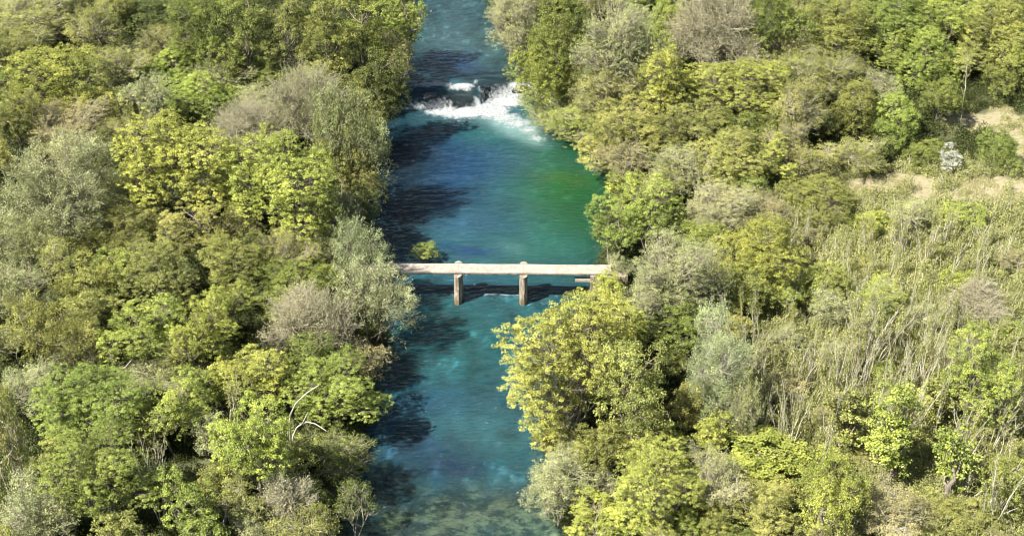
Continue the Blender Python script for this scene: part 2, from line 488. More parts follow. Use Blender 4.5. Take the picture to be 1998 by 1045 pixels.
def water_mesh(name, xs, ys, lift=0.0, keep=None):
    X, Y, F = grid(xs, ys)
    Z = water_z(X, Y) + ripple(X, Y)
    fm = foam_map(X, Y)
    Z = Z + 0.30 * np.clip(fm - 0.3, 0, 1) * (fbm(X * 1.2, Y * 1.2, 61, 4) - 0.2)
    d = chan(X, Y)
    shallow = sstep(-26, -36, Y + 2.5 * (fbm(X * 0.3, Y * 0.3, 71) - 0.5) * 4)
    op = 0.975 - 0.62 * shallow - 0.35 * sstep(-2.2, -0.3, d) - 0.12 * sstep(YF + 2, YF + 6, Y)
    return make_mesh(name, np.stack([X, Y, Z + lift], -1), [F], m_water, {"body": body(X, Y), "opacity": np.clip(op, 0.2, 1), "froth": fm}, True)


wy_ = np.concatenate([np.arange(-75, 40, 0.3), np.arange(40, 60, 0.16), np.arange(60, 130, 0.5)])
wx_ = np.arange(-24, 20, 0.3)
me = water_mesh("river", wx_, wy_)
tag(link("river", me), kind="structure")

# ------------------------------------------------------------------ tree building
def unit(rng, n):
    return nrm(rng.normal(size=(n, 3)))


def make_lobes(rng, n, a, c, lr):
    pts = []; ph = rng.uniform(0, 6.28, 3); am = rng.uniform(0.08, 0.26, 2)
    for i in range(n):
        best = None; bd = -1
        for k in range(12):
            q = unit(rng, 1)[0] * rng.uniform(0.25, 1) ** 0.6
            if q[2] < -0.55: q[2] *= -0.6
            fi = math.atan2(q[1], q[0])
            q = q * (1 - lr * 0.66) * (1 + am[0] * math.sin(2 * fi + ph[0]) + am[1] * math.sin(3 * fi + ph[1] + q[2] * 2))
            dd = min([np.linalg.norm(q - w) for w in pts] or [9])
            if dd > bd: bd = dd; best = q
        pts.append(best)
    P = np.array(pts) * np.array([a, a, c])
    R = a * lr * rng.uniform(0.45, 1.35, n)
    return P, R


def leaf_quads(rng, pos, axis, nor, ln, wd, tint):
    n = len(pos)
    b = nrm(np.cross(nor, axis)); t = nrm(axis)
    L = (ln * rng.uniform(0.6, 1.3, n))[:, None] * 0.5; W = (wd * rng.uniform(0.6, 1.3, n))[:, None] * 0.5
    V = np.stack([pos - t * L, pos + b * W, pos + t * L, pos - b * W], 1).reshape(-1, 3)
    F = np.arange(n * 4).reshape(n, 4)
    return V, F, np.repeat(tint, 4)


def gen_crown(seed, a, c, zc, nl=12, lr=0.36, dens=3.4, tr=0.42, flat=0.6, leaves=34, ln=0.2, wd=0.12, style='tuft', up=0.5, ragged=0.22, inner=0.1, sweep=None):
    rng = np.random.default_rng(seed)
    LP, LR = make_lobes(rng, nl, a, c, lr)
    tp = []; td = []; tl = []
    VS = rng.uniform(0.75, 1.55, nl)
    for i in range(nl):
        n = int(dens * 4 * math.pi * LR[i] ** 2 * 0.8)
        D = unit(rng, n * 2)
        keep = D[:, 2] > rng.uniform(-0.95, 0.25, len(D))
        D = D[keep][:n]
        bump = 1 + ragged * rng.normal(size=len(D)) * 0.6 + ragged * np.sin(D[:, 0] * 5 + i) * np.cos(D[:, 1] * 4 + 2 * i)
        P = LP[i] + D * (LR[i] * bump)[:, None] * np.array([1, 1, VS[i]])
        inside = np.zeros(len(P), bool)
        for j in range(nl):
            if j != i: inside |= np.linalg.norm((P - LP[j]) / np.array([1, 1, VS[j]]), axis=1) < LR[j] * 0.72
        ok = ~inside | (rng.random(len(P)) < inner)
        tp.append(P[ok]); td.append(D[ok]); tl.append(np.full(ok.sum(), i))
    TP = np.vstack(tp); TD = np.vstack(td); TL = np.concatenate(tl)
    nt_ = len(TP)
    k = int(leaves * 1.2); ln *= 0.79; wd *= 0.84; tr *= 0.92
    ttint = np.clip(0.5 + 0.2 * rng.normal(size=nt_) + 0.13 * rng.normal(size=nl)[TL], 0, 1)
    ti = np.repeat(np.arange(nt_), k)
    sz = rng.uniform(0.6, 1.35, nt_)[ti] * tr
    if style == 'spray':
        # leafy shoots that sweep upward and outward, leaves lying along them
        sd = nrm(TD * 0.8 + np.array([0, 0, up]) + 0.35 * rng.normal(size=TD.shape) + (np.array(sweep) if sweep else 0))
        s = rng.uniform(-0.4, 1.0, len(ti))[:, None]
        curve = np.array([0, 0, -0.25]) * s ** 2
        pos = TP[ti] + (sd[ti] * s + curve) * (sz * 2.0)[:, None] + rng.normal(size=(len(ti), 3)) * (0.10 + 0.10 * (1 - s)) * 0.9
        axis = nrm(sd[ti] + 0.45 * rng.normal(size=pos.shape))
        nor = nrm(0.6 * rng.normal(size=pos.shape) + TD[ti] + np.array([0, 0, 0.3]))
    else:
        q = unit(rng, len(ti)) * (rng.random(len(ti)) ** 0.45)[:, None]
        q[:, 2] = np.where(q[:, 2] < 0, q[:, 2] * 0.5, q[:, 2])
        pos = TP[ti] + q * sz[:, None] * np.array([1, 1, flat])
        rad = q * np.array([1, 1, 0]); axis = nrm(rad * 1.3 + rng.normal(size=q.shape) * 0.5 + np.array([0, 0, -0.25]))
        nor = nrm(0.55 * TD[ti] + np.array([0, 0, up]) + 0.55 * rng.normal(size=q.shape) + 0.5 * q)
    tint = np.clip(ttint[ti] + 0.12 * rng.normal(size=len(ti)), 0, 1)
    V, F, T = leaf_quads(rng, pos, axis, nor, ln, wd, tint)
    V[:, 2] += zc
    return dict(V=V, F=F, T=T, LP=LP + [0, 0, zc], LR=LR, TP=TP + [0, 0, zc], TL=TL)


def bend(rng, A, B, k, amp):
    """k-point curves from A to B"""
    t = np.linspace(0, 1, k)[None, :, None]
    P = A[:, None, :] * (1 - t) + B[:, None, :] * t
    off = rng.normal(size=(len(A), 1, 3)) * amp * np.linalg.norm(B - A, axis=1)[:, None, None]
    off2 = rng.normal(size=(len(A), k, 3)) * amp * 0.4 * np.linalg.norm(B - A, axis=1)[:, None, None]
    return P + off * np.sin(t * math.pi) + off2 * np.sin(t * math.pi)


def gen_trunk(seed, cr, zc, r0, twigs=0.35, nstem=1, mat_side=6, twig_r=0.03, splay=0.5, limb=0.1, limb_r=0.42):
    rng = np.random.default_rng(seed + 1000)
    V = []; F = []; n = 0
    def put(P, R, s):
        nonlocal n
        v, f = tubes(P, R, s); V.append(v); F.append(f + n); n += len(v)
    LP, LR = cr['LP'], cr['LR']
    stems = []
    for s in range(nstem):
        base = np.array([rng.normal() * 0.25 * (nstem > 1), rng.normal() * 0.25 * (nstem > 1), -0.6])
        top = np.array([rng.normal() * splay * (1 + (nstem > 1)), rng.normal() * splay * (1 + (nstem > 1)), zc + 0.15 * zc])
        P = bend(rng, base[None], top[None], 7, 0.05)
        put(P, np.linspace(r0 / math.sqrt(nstem), r0 * 0.35 / math.sqrt(nstem), 7)[None], mat_side)
        stems.append(P[0])
    stems = np.array(stems)
    A = []
    for i in range(len(LP)):
        S = stems[i % nstem]
        t = np.clip((LP[i, 2] * 0.72 - rng.uniform(0, 0.15) * zc) / (zc * 1.15), 0.25, 0.93)
        A.append([np.interp(t, np.linspace(0, 1, 7), S[:, q]) for q in range(3)])
    P = bend(rng, np.array(A), LP + rng.normal(size=LP.shape) * 0.2, 6, limb)
    put(P, np.linspace(1, 0.35, 6)[None] * (r0 * limb_r * rng.uniform(0.7, 1.2, len(LP)))[:, None], 4)
    # twigs from each bough to its leaf clusters
    m = rng.random(len(cr['TP'])) < twigs
    TP = cr['TP'][m]; TL = cr['TL'][m]
    st = P[TL, rng.integers(2, 6, len(TL))]
    Q = bend(rng, st, TP, 4, 0.14)
    put(Q, np.linspace(1, 0.35, 4)[None] * np.full((len(Q), 1), twig_r), 3)
    return np.vstack(V), np.vstack(F)


def gen_bare(seed, a, c, zc, r0=0.16, nl=10, n1=20, n2=5, twig_r=0.022, nstem=3, leaves=0, ln=0.12, upw=0.5, limb=0.1, limb_r=0.42):
    """grey tree of bare twigs, with few small leaves"""
    rng = np.random.default_rng(seed)
    LP, LR = make_lobes(rng, nl, a * 0.75, c * 0.8, 0.35)
    LP = LP + [0, 0, zc]
    cr = dict(LP=LP, LR=LR, TP=LP[:0], TL=np.zeros(0, int))
    V, F = gen_trunk(seed, cr, zc, r0, 0, nstem, limb=limb, limb_r=limb_r)
    vs = [V]; fs = [F]; n = len(V)
    L = np.repeat(np.arange(nl), n1)
    D = nrm(unit(rng, len(L)) + (LP[L] - [0, 0, zc * 0.75]) / a * 0.9 + [0, 0, upw])
    A = LP[L] + rng.normal(size=(len(L), 3)) * 0.35
    B = A + D * (a * 0.5 * rng.uniform(0.5, 1.1, len(L)))[:, None]
    P1 = bend(rng, A, B, 5, 0.09)
    v, f = tubes(P1, np.linspace(1.5, 0.6, 5)[None] * np.full((len(P1), 1), twig_r), 3); vs.append(v); fs.append(f + n); n += len(v)
    M = np.repeat(np.arange(len(P1)), n2)
    kk = rng.integers(1, 5, len(M))
    A2 = P1[M, kk]
    D2 = nrm(D[M] + rng.normal(size=(len(M), 3)) * 0.5 + [0, 0, upw * 0.4])
    B2 = A2 + D2 * (a * 0.26 * rng.uniform(0.4, 1.2, len(M)))[:, None]
    P2 = bend(rng, A2, B2, 3, 0.1)
    v, f = tubes(P2, np.linspace(0.8, 0.4, 3)[None] * np.full((len(P2), 1), twig_r), 3); vs.append(v); fs.append(f + n); n += len(v)
    crown = None
    if leaves:
        ti = rng.integers(0, len(P2), leaves)
        pos = P2[ti, 2] + rng.normal(size=(leaves, 3)) * 0.14
        crown = leaf_quads(rng, pos, unit(rng, leaves), unit(rng, leaves) + [0, 0, 0.7], ln, ln * 0.6, np.clip(rng.normal(0.5, 0.2, leaves), 0, 1))
    # split wood: trunk object vs twig object
    return (V, F), (np.vstack(vs[1:]), np.vstack([g - len(V) for g in fs[1:]])), crown


def gen_sapling(seed, a, c, zc, nst):
    """thin upright stems fanning a little from one root, with steep fine twigs"""
    rng = np.random.default_rng(seed); H = zc + c
    A = rng.normal(size=(nst, 3)) * [0.12, 0.12, 0]; A[:, 2] = -0.4
    B = rng.normal(size=(nst, 3)) * [a * 0.55, a * 0.55, 0]; B[:, 2] = H * rng.uniform(0.72, 1.0, nst)
    P = bend(rng, A, B, 9, 0.025)
    V, F = tubes(P, np.linspace(1, 0.3, 9)[None] * rng.uniform(0.045, 0.075, nst)[:, None], 5)
    n = nst * 9; M = np.repeat(np.arange(nst), 9)
    A2 = P[M, rng.integers(3, 8, n)]
    D2 = nrm(nrm(B - A)[M] + rng.normal(size=(n, 3)) * 0.22)
    P2 = bend(rng, A2, A2 + D2 * (H * 0.22 * rng.uniform(0.4, 1.2, n))[:, None], 4, 0.05)
    v2, f2 = tubes(P2, np.linspace(1, 0.5, 4)[None] * np.full((n, 1), 0.022), 3)
    lv = 420; ti = rng.integers(0, n, lv)
    pos = P2[ti, rng.integers(1, 4, lv)] + rng.normal(size=(lv, 3)) * 0.12
    return (V, F), (v2, f2), leaf_quads(rng, pos, unit(rng, lv), unit(rng, lv) + [0, 0, 0.7], 0.13, 0.08, np.clip(rng.normal(0.5, 0.2, lv), 0, 1))


PROTO = {}
SIZES = {'XL': 1.35, 'L': 1.0, 'M': 0.66, 'S': 0.42}


def proto(sp, size, var=0):
    key = (sp, size, var)
    if key in PROTO: return PROTO[key]
    k = SIZES[size]
    seed = abs(hash(sp) % 1) + sum(ord(ch) for ch in sp) * 7 + ord(size[0]) * 13 + var * 101
    R = 5.6 * k
    wood = M_BARK; parts = None
    kw = {}
    if sp == 'maple':      # bright spring crown in small layered tufts
        a, c, zc = R, R * 0.95, R * 1.35 + 0.6
        kw = dict(nl=int(13 + 11 * k), lr=0.30, dens=4.0, tr=0.34, flat=0.55, leaves=32, ln=0.155, wd=0.105, up=0.6)
        tk = dict(r0=0.26 * k ** 0.5, twigs=0.25, nstem=2)
    elif sp == 'dense':    # full leafy crown
        a, c, zc = R, R * 1.0, R * 1.25 + 0.5
        kw = dict(nl=int(12 + 10 * k), lr=0.32, dens=3.3, tr=0.42, flat=0.8, leaves=31, ln=0.17, wd=0.12, up=0.4, inner=0.05)
        tk = dict(r0=0.26 * k ** 0.5, twigs=0.12)
    elif sp == 'poplar':   # upright tufted masses with deep shade between
        a, c, zc = R * 0.8, R * 1.35, R * 1.6
        kw = dict(nl=int(14 + 10 * k), lr=0.27, dens=3.6, tr=0.42, flat=0.9, leaves=36, ln=0.17, wd=0.12, up=0.4, ragged=0.3)
        tk = dict(r0=0.25 * k ** 0.5, twigs=0.12)
    elif sp == 'willow':   # silvery sweeping shoots
        a, c, zc = R, R * 0.95, R * 1.25 + 0.5
        kw = dict(nl=int(10 + 8 * k), lr=0.36, dens=3.0, tr=0.45, leaves=34, ln=0.26, wd=0.065, style='spray', up=0.5, sweep=(0.35, -0.1, 0.1))
        tk = dict(r0=0.22 * k ** 0.5, twigs=0.2, nstem=3)
    elif sp == 'plume':    # tall narrow pale crown of upright shoots
        a, c, zc = R * 0.6, R * 1.35, R * 1.5
        kw = dict(nl=int(16 + 8 * k), lr=0.42, dens=4.6, tr=0.42, leaves=30, ln=0.20, wd=0.07, style='spray', up=1.6)
        tk = dict(r0=0.13 * k ** 0.5, twigs=0.5, nstem=3, twig_r=0.03, limb=0.03)
    elif sp == 'airy':     # thin young foliage, twigs showing through
        a, c, zc = R, R * 0.95, R * 1.3 + 0.5
        kw = dict(nl=int(13 + 10 * k), lr=0.32, dens=4.0, tr=0.40, flat=0.8, leaves=19, ln=0.17, wd=0.09, up=0.4, ragged=0.35, inner=0.3)
        tk = dict(r0=0.2 * k ** 0.5, twigs=0.75, nstem=3, twig_r=0.035)
    elif sp == 'bush':     # rounded shrub leafy to the ground
        a, c, zc = R, R * 0.75, R * 0.55
        kw = dict(nl=int(9 + 6 * k), lr=0.42, dens=3.6, tr=0.38, flat=0.8, leaves=34, ln=0.16, wd=0.10, up=0.6, inner=0.02, ragged=0.15)
        tk = dict(r0=0.12, twigs=0.1, nstem=3)
    elif sp == 'ivy':      # trunk wrapped in climbing leaves
        a, c, zc = R * 0.36, R * 1.5, R * 1.4
        kw = dict(nl=int(14 + 6 * k), lr=0.52, dens=3.6, tr=0.4, flat=0.9, leaves=30, ln=0.20, wd=0.15, up=0.3, inner=0.05, ragged=0.4)
        tk = dict(r0=0.2, twigs=0.1, nstem=1, splay=0.2)
    if kw:
        cr = gen_crown(seed, a, c, zc, **kw)
        tv, tf = gen_trunk(seed, cr, zc, **tk)
        mt = make_mesh("trunk", tv, [tf], M_PALE if sp in ('plume',) else (M_TWIG if sp == 'airy' else M_BARK), smooth=True)
        mc = make_mesh("crown", cr['V'], [cr['F']], M_LEAF, {"tint": cr['T']})
        parts = [("trunk", mt), ("crown", mc)]
    elif sp == 'bare':     # grey leafless spray of twigs
        a, c, zc = R, R * 0.85, R * 1.1 + 0.4
        (tv, tf), (wv, wf), lf = gen_bare(seed, a, c, zc, 0.2 * k ** 0.5, int(9 + 6 * k), int(30), 9, 0.024, 4, leaves=int(17000 * k * k + 2000))
        mt = make_mesh("trunk", tv, [tf], M_TWIG, smooth=True)
        mw = make_mesh("twigs", wv, [wf], M_TWIG, smooth=True)
        ml = make_mesh("crown", lf[0], [lf[1]], M_LEAF, {"tint": lf[2]})
        parts = [("trunk", mt), ("twigs", mw), ("crown", ml)]
    elif sp == 'sapling':  # thin upright pale stems
        a, c, zc = R * 0.45, R * 1.1, R * 1.3
        (tv, tf), (wv, wf), lf = gen_sapling(seed, a, c, zc, 1 + 2 * (var % 3))
        mt = make_mesh("trunk", tv, [tf], M_PALE, smooth=True)
        mw = make_mesh("twigs", wv, [wf], M_PALE, smooth=True)
        ml = make_mesh("crown", lf[0], [lf[1]], M_LEAF, {"tint": lf[2]})
        parts = [("trunk", mt), ("twigs", mw), ("crown", ml)]
    PROTO[key] = dict(a=a, c=c, zc=zc, parts=parts)
    return PROTO[key]


COLR = {
    'yellow': (0.315, 0.335, 0.075), 'lime': (0.285, 0.325, 0.070), 'bright': (0.235, 0.295, 0.065), 'green': (0.195, 0.235, 0.055), 'dark': (0.125, 0.150, 0.042),
    'olive': (0.268, 0.280, 0.082), 'brown': (0.280, 0.260, 0.115), 'sage': (0.290, 0.308, 0.140), 'silver': (0.350, 0.385, 0.205), 'grey': (0.335, 0.325, 0.185), 'moss': (0.240, 0.265, 0.068),
}
rngp = np.random.default_rng(77)


def place(px, py, w, h, sp, colour, label, group=None, name=None, cat='tree', var=None, lean=0.0, rot=None, h0=None):
    """a tree whose crown the photograph shows at (px,py), w by h pixels"""
    g = 1.5
    for _ in range(4):
        s = 17.0 if _ == 0 else ppm(P)
        a = w / 2 / s
        c = math.sqrt(max((h / 2 / s) ** 2 - (a * math.sin(PITCH)) ** 2, (0.35 * a) ** 2)) / math.cos(PITCH)
        c = min(c, 7.5)
        size = 'XL' if a > 6.4 and sp == 'maple' else 'L' if a > 4.1 * (0.6 if sp in ('ivy', 'plume', 'sapling') else 1) else ('M' if a > 2.5 * (0.6 if sp in ('ivy', 'plume', 'sapling') else 1) else 'S')
        v = (int(px * 7 + py * 3) % ((2 if size == 'L' else 3) if sp in ('maple', 'dense') and size != 'S' else (1 if size == 'L' else 2)) if size != 'XL' else 0) if var is None else var
        if size == 'S' and var is None: v = v % 2
        pr = proto(sp, size, v)
        sx = a / (pr['a'] * 0.98); sz = c / (pr['c'] * 0.98)
        zc = pr['zc'] * sz
        if h0 is not None: zc = h0
        P = at(px, py, g + zc)
        g = gz(P[0], P[1])
        if g < 0.2: g = 0.2
    root = bpy.data.objects.new(name or ('shrub' if sp == 'bush' else 'tree'), None)
    COL.objects.link(root)
    root.location = (float(P[0]), float(P[1]), g)
    root.scale = (sx, sx, sz)
    root.rotation_euler = (0, lean, 0)
    tag(root, label, cat, group)
    r = rngp.uniform(0, 6.28) if rot is None else rot
    if sp == 'willow' and rot is None: r = rngp.uniform(-0.5, 0.5)
    col = COLR[colour]
    j = rngp.uniform(0.9, 1.1); hshift = rngp.uniform(-0.05, 0.05)
    for nm, me in pr['parts']:
        o = link(nm, me, root); o.rotation_euler = (0, 0, r)
        if nm == 'twigs': o['kind'] = 'stuff'
        o.color = (col[0] * j * (1 + hshift), col[1] * j, col[2] * j, 1)
    return root

# ------------------------------------------------------------------ TREES
#TREES_HERE
T = [
 # --- left bank, top
 (60,30,180,120,'airy','olive','broad olive tree filling the top left corner',0),
 (15,120,120,120,'dense','olive','olive tree cut by the left edge below the corner tree',0),
 (118,165,200,150,'dense','yellow','large yellowish tree left of the silvery top left willow',0),
 (120,250,190,120,'airy','brown','brownish twiggy tree in front of the large yellowish tree',0),
 (185,55,110,100,'airy','moss','thin mossy tree between corner tree and silvery willow',0),
 (255,100,110,75,'willow','sage','silvery grey willow near the top, left of the bright green shrub hollow',0),
 (345,140,130,85,'bush','bright','bright green bush behind the dark hollow at upper left',1),
 (300,30,110,70,'dense','dark','dark low tree at the top edge above the silvery willow',0),
 (395,50,130,140,'dense','green','green tree at the top edge above the thin fallen branch',0),
 (475,60,100,170,'poplar','moss','mossy green upright tree at the top, left of the tufted poplars',0),
 (555,55,120,190,'poplar','olive','leftmost of the tufted poplars at the top of the left bank',0),
 (640,80,120,190,'poplar','moss','middle one of the tufted poplars, deep shade between its boughs',0),
 (710,50,110,150,'poplar','green','tufted poplar nearest the river at the top of the left bank',0),
 (790,45,90,110,'maple','lime','bright tree leaning over the upper river from the left bank',0),
 (765,120,90,100,'airy','olive','thin olive tree on the left bank just above the waterfall',0),
 (540,140,110,80,'dense','moss','low round tree at the foot of the tufted poplars',0),
 (625,160,90,80,'dense','moss','small clumped tree right of the low round poplar-foot tree',0),
 (395,205,130,90,'bush','bright','light green bush left of the beige bare tree',1),
 (475,262,150,110,'bare','grey','beige grey bare tree above the two bright maples',0),
 (590,215,170,140,'bare','sage','grey twiggy tree with pale limbs right of the beige bare tree',0),
 (680,270,130,190,'willow','sage','feathery grey green tree on the bank beside the dark pool edge',0),
 (738,178,110,140,'dense','dark','dark shaded tree on the left bank beside the waterfall',0),
 (705,235,90,110,'dense','moss','mid green tree behind the dark waterfall tree',0),
 (30,235,100,110,'dense','olive','olive tree at the left edge above the big silvery willow',0),
 (210,320,90,110,'bush','dark','dark shrub in the gap between silvery willow and bright maple',1),
 # --- left bank, middle
 (110,370,225,190,'willow','silver','big silvery willow at the left edge',0),
 (345,325,200,190,'maple','yellow','largest bright yellow green maple on the left bank',0),
 (555,365,215,190,'maple','lime','bright green maple right of the largest one',0),
 (370,455,130,110,'maple','olive','olive tree with visible dark fork below the largest maple',0),
 (655,300,110,140,'dense','olive','thin olive tree between bright maple and the dark pool',0),
 (706,350,84,120,'dense','olive','olive tree on the bank halfway along the dark pool edge',0),
 (700,412,64,90,'dense','dark','dark olive tree low on the bank left of the pool',0),
 (215,460,200,120,'willow','olive','wide yellow olive willow below the big silvery one',0),
 (45,470,130,110,'willow','sage','pale willow at the left edge around a dark trunk',0),
 (310,540,150,120,'dense','olive','olive crown left of the two dark upright trunks',0),
 (455,520,150,120,'dense','moss','mossy crown above the two dark upright trunks',0),
 (600,480,100,90,'willow','sage','small grey green willow right below the bright maple',0),
 (560,570,200,120,'dense','green','dark green crown in shade left of the bridge willow',0),
 (706,500,110,130,'willow','silver','upper silvery willow at the left end of the bridge',0),
 (728,580,140,140,'willow','silver','lower silvery willow overhanging the river below the bridge',0),
 (829,491,50,34,'dense','bright','small lone green bush rising from the water behind the bridge',1),
 (50,570,110,110,'airy','sage','thin grey green tree at the left edge level with the bridge',0),
 (160,560,130,110,'dense','moss','mossy tree left of the pale limbed grey green tree crown',0),
 # --- left bank, lower
 (100,650,150,150,'willow','olive','pale green willow with bare twig top at left, below bridge level',0),
 (270,650,150,130,'maple','lime','bright tufted maple left of the narrow maple pair',0),
 (390,655,100,140,'maple','yellow','narrow yellow green maple under the dark trunks',0),
 (575,640,150,120,'bare','grey','grey leafless bush tree standing out against shade left of the river',0),
 (650,640,90,110,'bare','grey','smaller grey leafless tree beside the larger grey one',0),
 (712,705,80,76,'airy','brown','brown olive bush on the bank below the overhanging willow',0),
 (495,730,140,120,'maple','yellow','bright yellow maple left of the curved dead limb',0),
 (495,860,140,180,'maple','lime','tall bright maple directly below the yellow one',0),
 (655,768,165,125,'maple','bright','bright green maple at the water edge by the curved dead limb',0),
 (660,890,130,100,'airy','green','mixed green tree over the shaded bank, lower left of river',0),
 (180,790,190,150,'maple','bright','upper bright green maple at the lower left',0),
 (205,930,190,170,'maple','bright','lower bright green maple at the lower left',0),
 (340,800,150,130,'maple','lime','lime maple between the lower left greens and the tall maple',0),
 (310,735,150,70,'airy','sage','grey scrubby tree above the lime maple',0),
 (60,1000,100,150,'plume','silver','silvery feathered willow in the bottom left corner',0),
 (15,860,80,200,'airy','olive','yellowish twiggy tree at the left edge near the bottom',0),
 (365,990,110,110,'maple','bright','small bright green maple at the bottom, right of the bare stems',0),
 (300,930,70,180,'sapling','olive','tangle of pale bare stems between the lower left bright green maples',0,2),
 (235,745,70,110,'sapling','olive','pale bare stems beside the fallen limb on the left bank',0,1),
 (455,800,60,130,'sapling','olive','thin bare stems left of the tall bright maple',0,1),
 (50,760,140,100,'airy','sage','grey green thin tree at the left edge above the yellowish one',0),
 (165,700,90,80,'airy','brown','brown twiggy tree above the lower left green maples',0),
 (560,985,100,90,'bare','grey','small grey bare bush at the bottom of the left bank',0),
 (470,985,90,80,'airy','olive','thin olive tree at the bottom edge beside the pale stump',0),
 (690,980,80,90,'airy','dark','dark drooping bush at the water edge, bottom of left bank',0),
 (620,1020,90,90,'airy','moss','mossy thin bush at the bottom edge near the shallows',0),
 # --- right bank, top
 (995,45,110,120,'airy','sage','grey green tree overhanging the upper river from the right',0),
 (1100,70,140,170,'dense','green','green tree with dark hollows right of the overhanging grey one',0),
 (1060,150,120,130,'dense','lime','yellow green tree on the right bank above the waterfall',0),
 (1200,90,140,170,'airy','sage','tall grey olive tree left of the beige bare tree',0),
 (1395,60,190,170,'bare','grey','wide beige bare tree at the top of the right bank',0),
 (1310,60,90,100,'dense','lime','lime tree at the top edge in front of the beige bare tree',0),
 (1305,165,110,130,'maple','yellow','yellow clumped tree left of the flat topped yellow tree',0),
 (1440,180,180,130,'maple','yellow','flat topped bright yellow tree in the upper right woods',0),
 (1185,185,150,120,'airy','olive','olive tree behind the waterfall overhang',0),
 (1120,225,150,90,'airy','lime','light green tree overhanging the foot of the waterfall',0),
 (1225,260,170,120,'dense','olive','olive tree on the bank right of the foam fan',0),
 (1215,320,110,90,'airy','brown','brown twiggy tree drooping over the green pool',0),
 (1350,255,150,110,'dense','olive','olive crown right of the drooping brown tree',0),
 (1420,310,150,110,'dense','olive','dull olive crown left of the dark hollow in the right woods',0),
 (1330,330,120,90,'airy','sage','pale thin tree between brown drooping tree and dull olive crown',0),
 (1455,265,110,90,'dense','green','green crown just below the flat topped yellow tree',0),
 (1510,60,130,150,'dense','green','dark green crown at the top edge right of the bare tree',0),
 (1620,60,150,120,'dense','moss','broad mossy crown at the top edge of the right woods',0),
 (1620,150,150,110,'airy','moss','thin mossy tree below the broad mossy crown',0),
 (1740,40,130,100,'dense','green','green crown at the top edge above the round dark green bush',0),
 (1850,45,130,100,'dense','lime','lime crown at the top edge near the right corner',0),
 (1950,50,120,110,'dense','moss','mossy crown in the top right corner',0),
 (1560,210,110,110,'airy','olive','olive thin tree left of the twin green bushes',0),
 (1805,130,115,95,'bush','bright','round deep green bush in the upper right beside a dark hollow',1),
 (1890,160,90,110,'sapling','olive','pale white stemmed sapling right of the round deep green bush',0),
 (1960,150,110,100,'bush','moss','mossy bush at the right edge above the grassy slope',1),
 (1655,235,110,110,'bush','moss','left one of the twin green bushes above the clearing',1),
 (1745,255,110,100,'bush','bright','right and brighter one of the twin green bushes above the clearing',1),
 (1670,300,120,70,'airy','olive','low olive shrub at the top edge of the clearing',1),
 (1800,306,80,62,'bush','green','green bush just left of the white blossoming shrub',1),
 (1945,298,86,80,'bush','green','rounded green bush right of the white blossoming shrub',1),
 (1550,110,90,90,'airy','brown','brownish thin tree left of the thin mossy tree',0),
 (1540,280,80,80,'airy','brown','reddish brown thin tree over the dark hollow',0),
 # --- right bank, middle
 (1195,440,110,110,'maple','bright','bright green maple at the pool edge just above the bridge',0),
 (1265,415,110,110,'maple','bright','second bright green maple behind the one at the pool edge',0),
 (1290,365,100,80,'airy','olive','thin olive tree above the two bright green maples',0),
 (1395,405,150,100,'airy','sage','grey green tree right of the two bright green maples',0),
 (1365,480,120,90,'dense','lime','lime crown behind the grey green thick tree',0),
 (1480,500,170,140,'dense','yellow','yellow green crown at the left border of the stem thicket',0),
 (1450,570,130,100,'dense','moss','mossy crown beneath the yellow green thicket border crown',0),
 (1300,545,180,170,'airy','sage','tall grey green tree right of the bridge end',0),
 (1300,620,160,120,'dense','green','shaded green crown under the tall grey green tree',0),
 (1208,520,56,50,'airy','sage','grey green bush hiding the right end of the bridge deck',1),
 (1186,562,66,56,'dense','lime','small lime bush in front of the right bridge abutment',1),
 # --- right bank, lower
 (1118,702,250,235,'maple','yellow','huge bright yellow green tree overhanging the river below the bridge',0,0),
 (1200,640,120,110,'maple','yellow','upper shoulder tree of bright yellow green beside the bridge abutment',0),
 (1240,780,150,210,'dense','olive','dense olive tree right of the huge bright riverside tree',0),
 (1400,730,110,220,'plume','silver','pale silvery column tree in front of the stem thicket',0),
 (1455,800,70,160,'plume','sage','slimmer pale column tree right of the silvery one',0),
 (1080,860,90,80,'maple','yellow','small yellow clump hanging over the river below the huge tree',0),
 (1090,945,140,120,'airy','sage','grey drooping bush at the water edge, bottom of right bank',0),
 (1185,880,130,110,'dense','moss','mossy tree between the drooping bush and dense olive tree',0),
 (1280,950,190,150,'maple','yellow','yellow green tree at the bottom right of the drooping bush',0),
 (1165,1010,130,90,'maple','lime','lime tree at the bottom edge below the drooping bush',0),
 (1390,940,130,120,'airy','sage','thin grey tree at the bottom below the silvery column tree',0),
 (1395,1020,110,80,'dense','moss','mossy crown at the bottom edge under the thin grey tree',0),
 (1505,905,130,110,'ivy','lime','ivy covered stump of green at the foot of the stem thicket',0),
 (1500,1000,140,110,'dense','olive','olive crown at the bottom edge below the ivy stump',0),
 (1620,960,140,160,'dense','lime','lime leafy mound at the bottom right, before the bare stems',0),
 (1905,745,140,150,'maple','lime','bright lime tree near the right edge among bare stems',0),
 (1740,850,80,200,'ivy','lime','tall ivy column left of the dark hollow, lower right',0),
 (1650,820,60,160,'ivy','olive','slim ivy column in the middle of the stem thicket',0),
 (1865,900,60,170,'ivy','lime','ivy column right of the dark hollow, lower right',0),
 (1830,780,60,130,'ivy','moss','mossy ivy column left of the bright lime tree',0),
 (1960,950,130,120,'bush','moss','mossy scrub mound at the right edge near the bottom',1),
 (1740,1000,150,100,'airy','brown','brown tangled brush at the bottom right',1),
 (1860,1010,150,80,'bush','olive','olive brush mound at the bottom right corner',1),
 (1600,400,140,90,'bush','moss','mossy bush just below the clearing',1),
 (1500,420,100,70,'airy','brown','reddish brown brush above the yellow green thicket border crown',1),
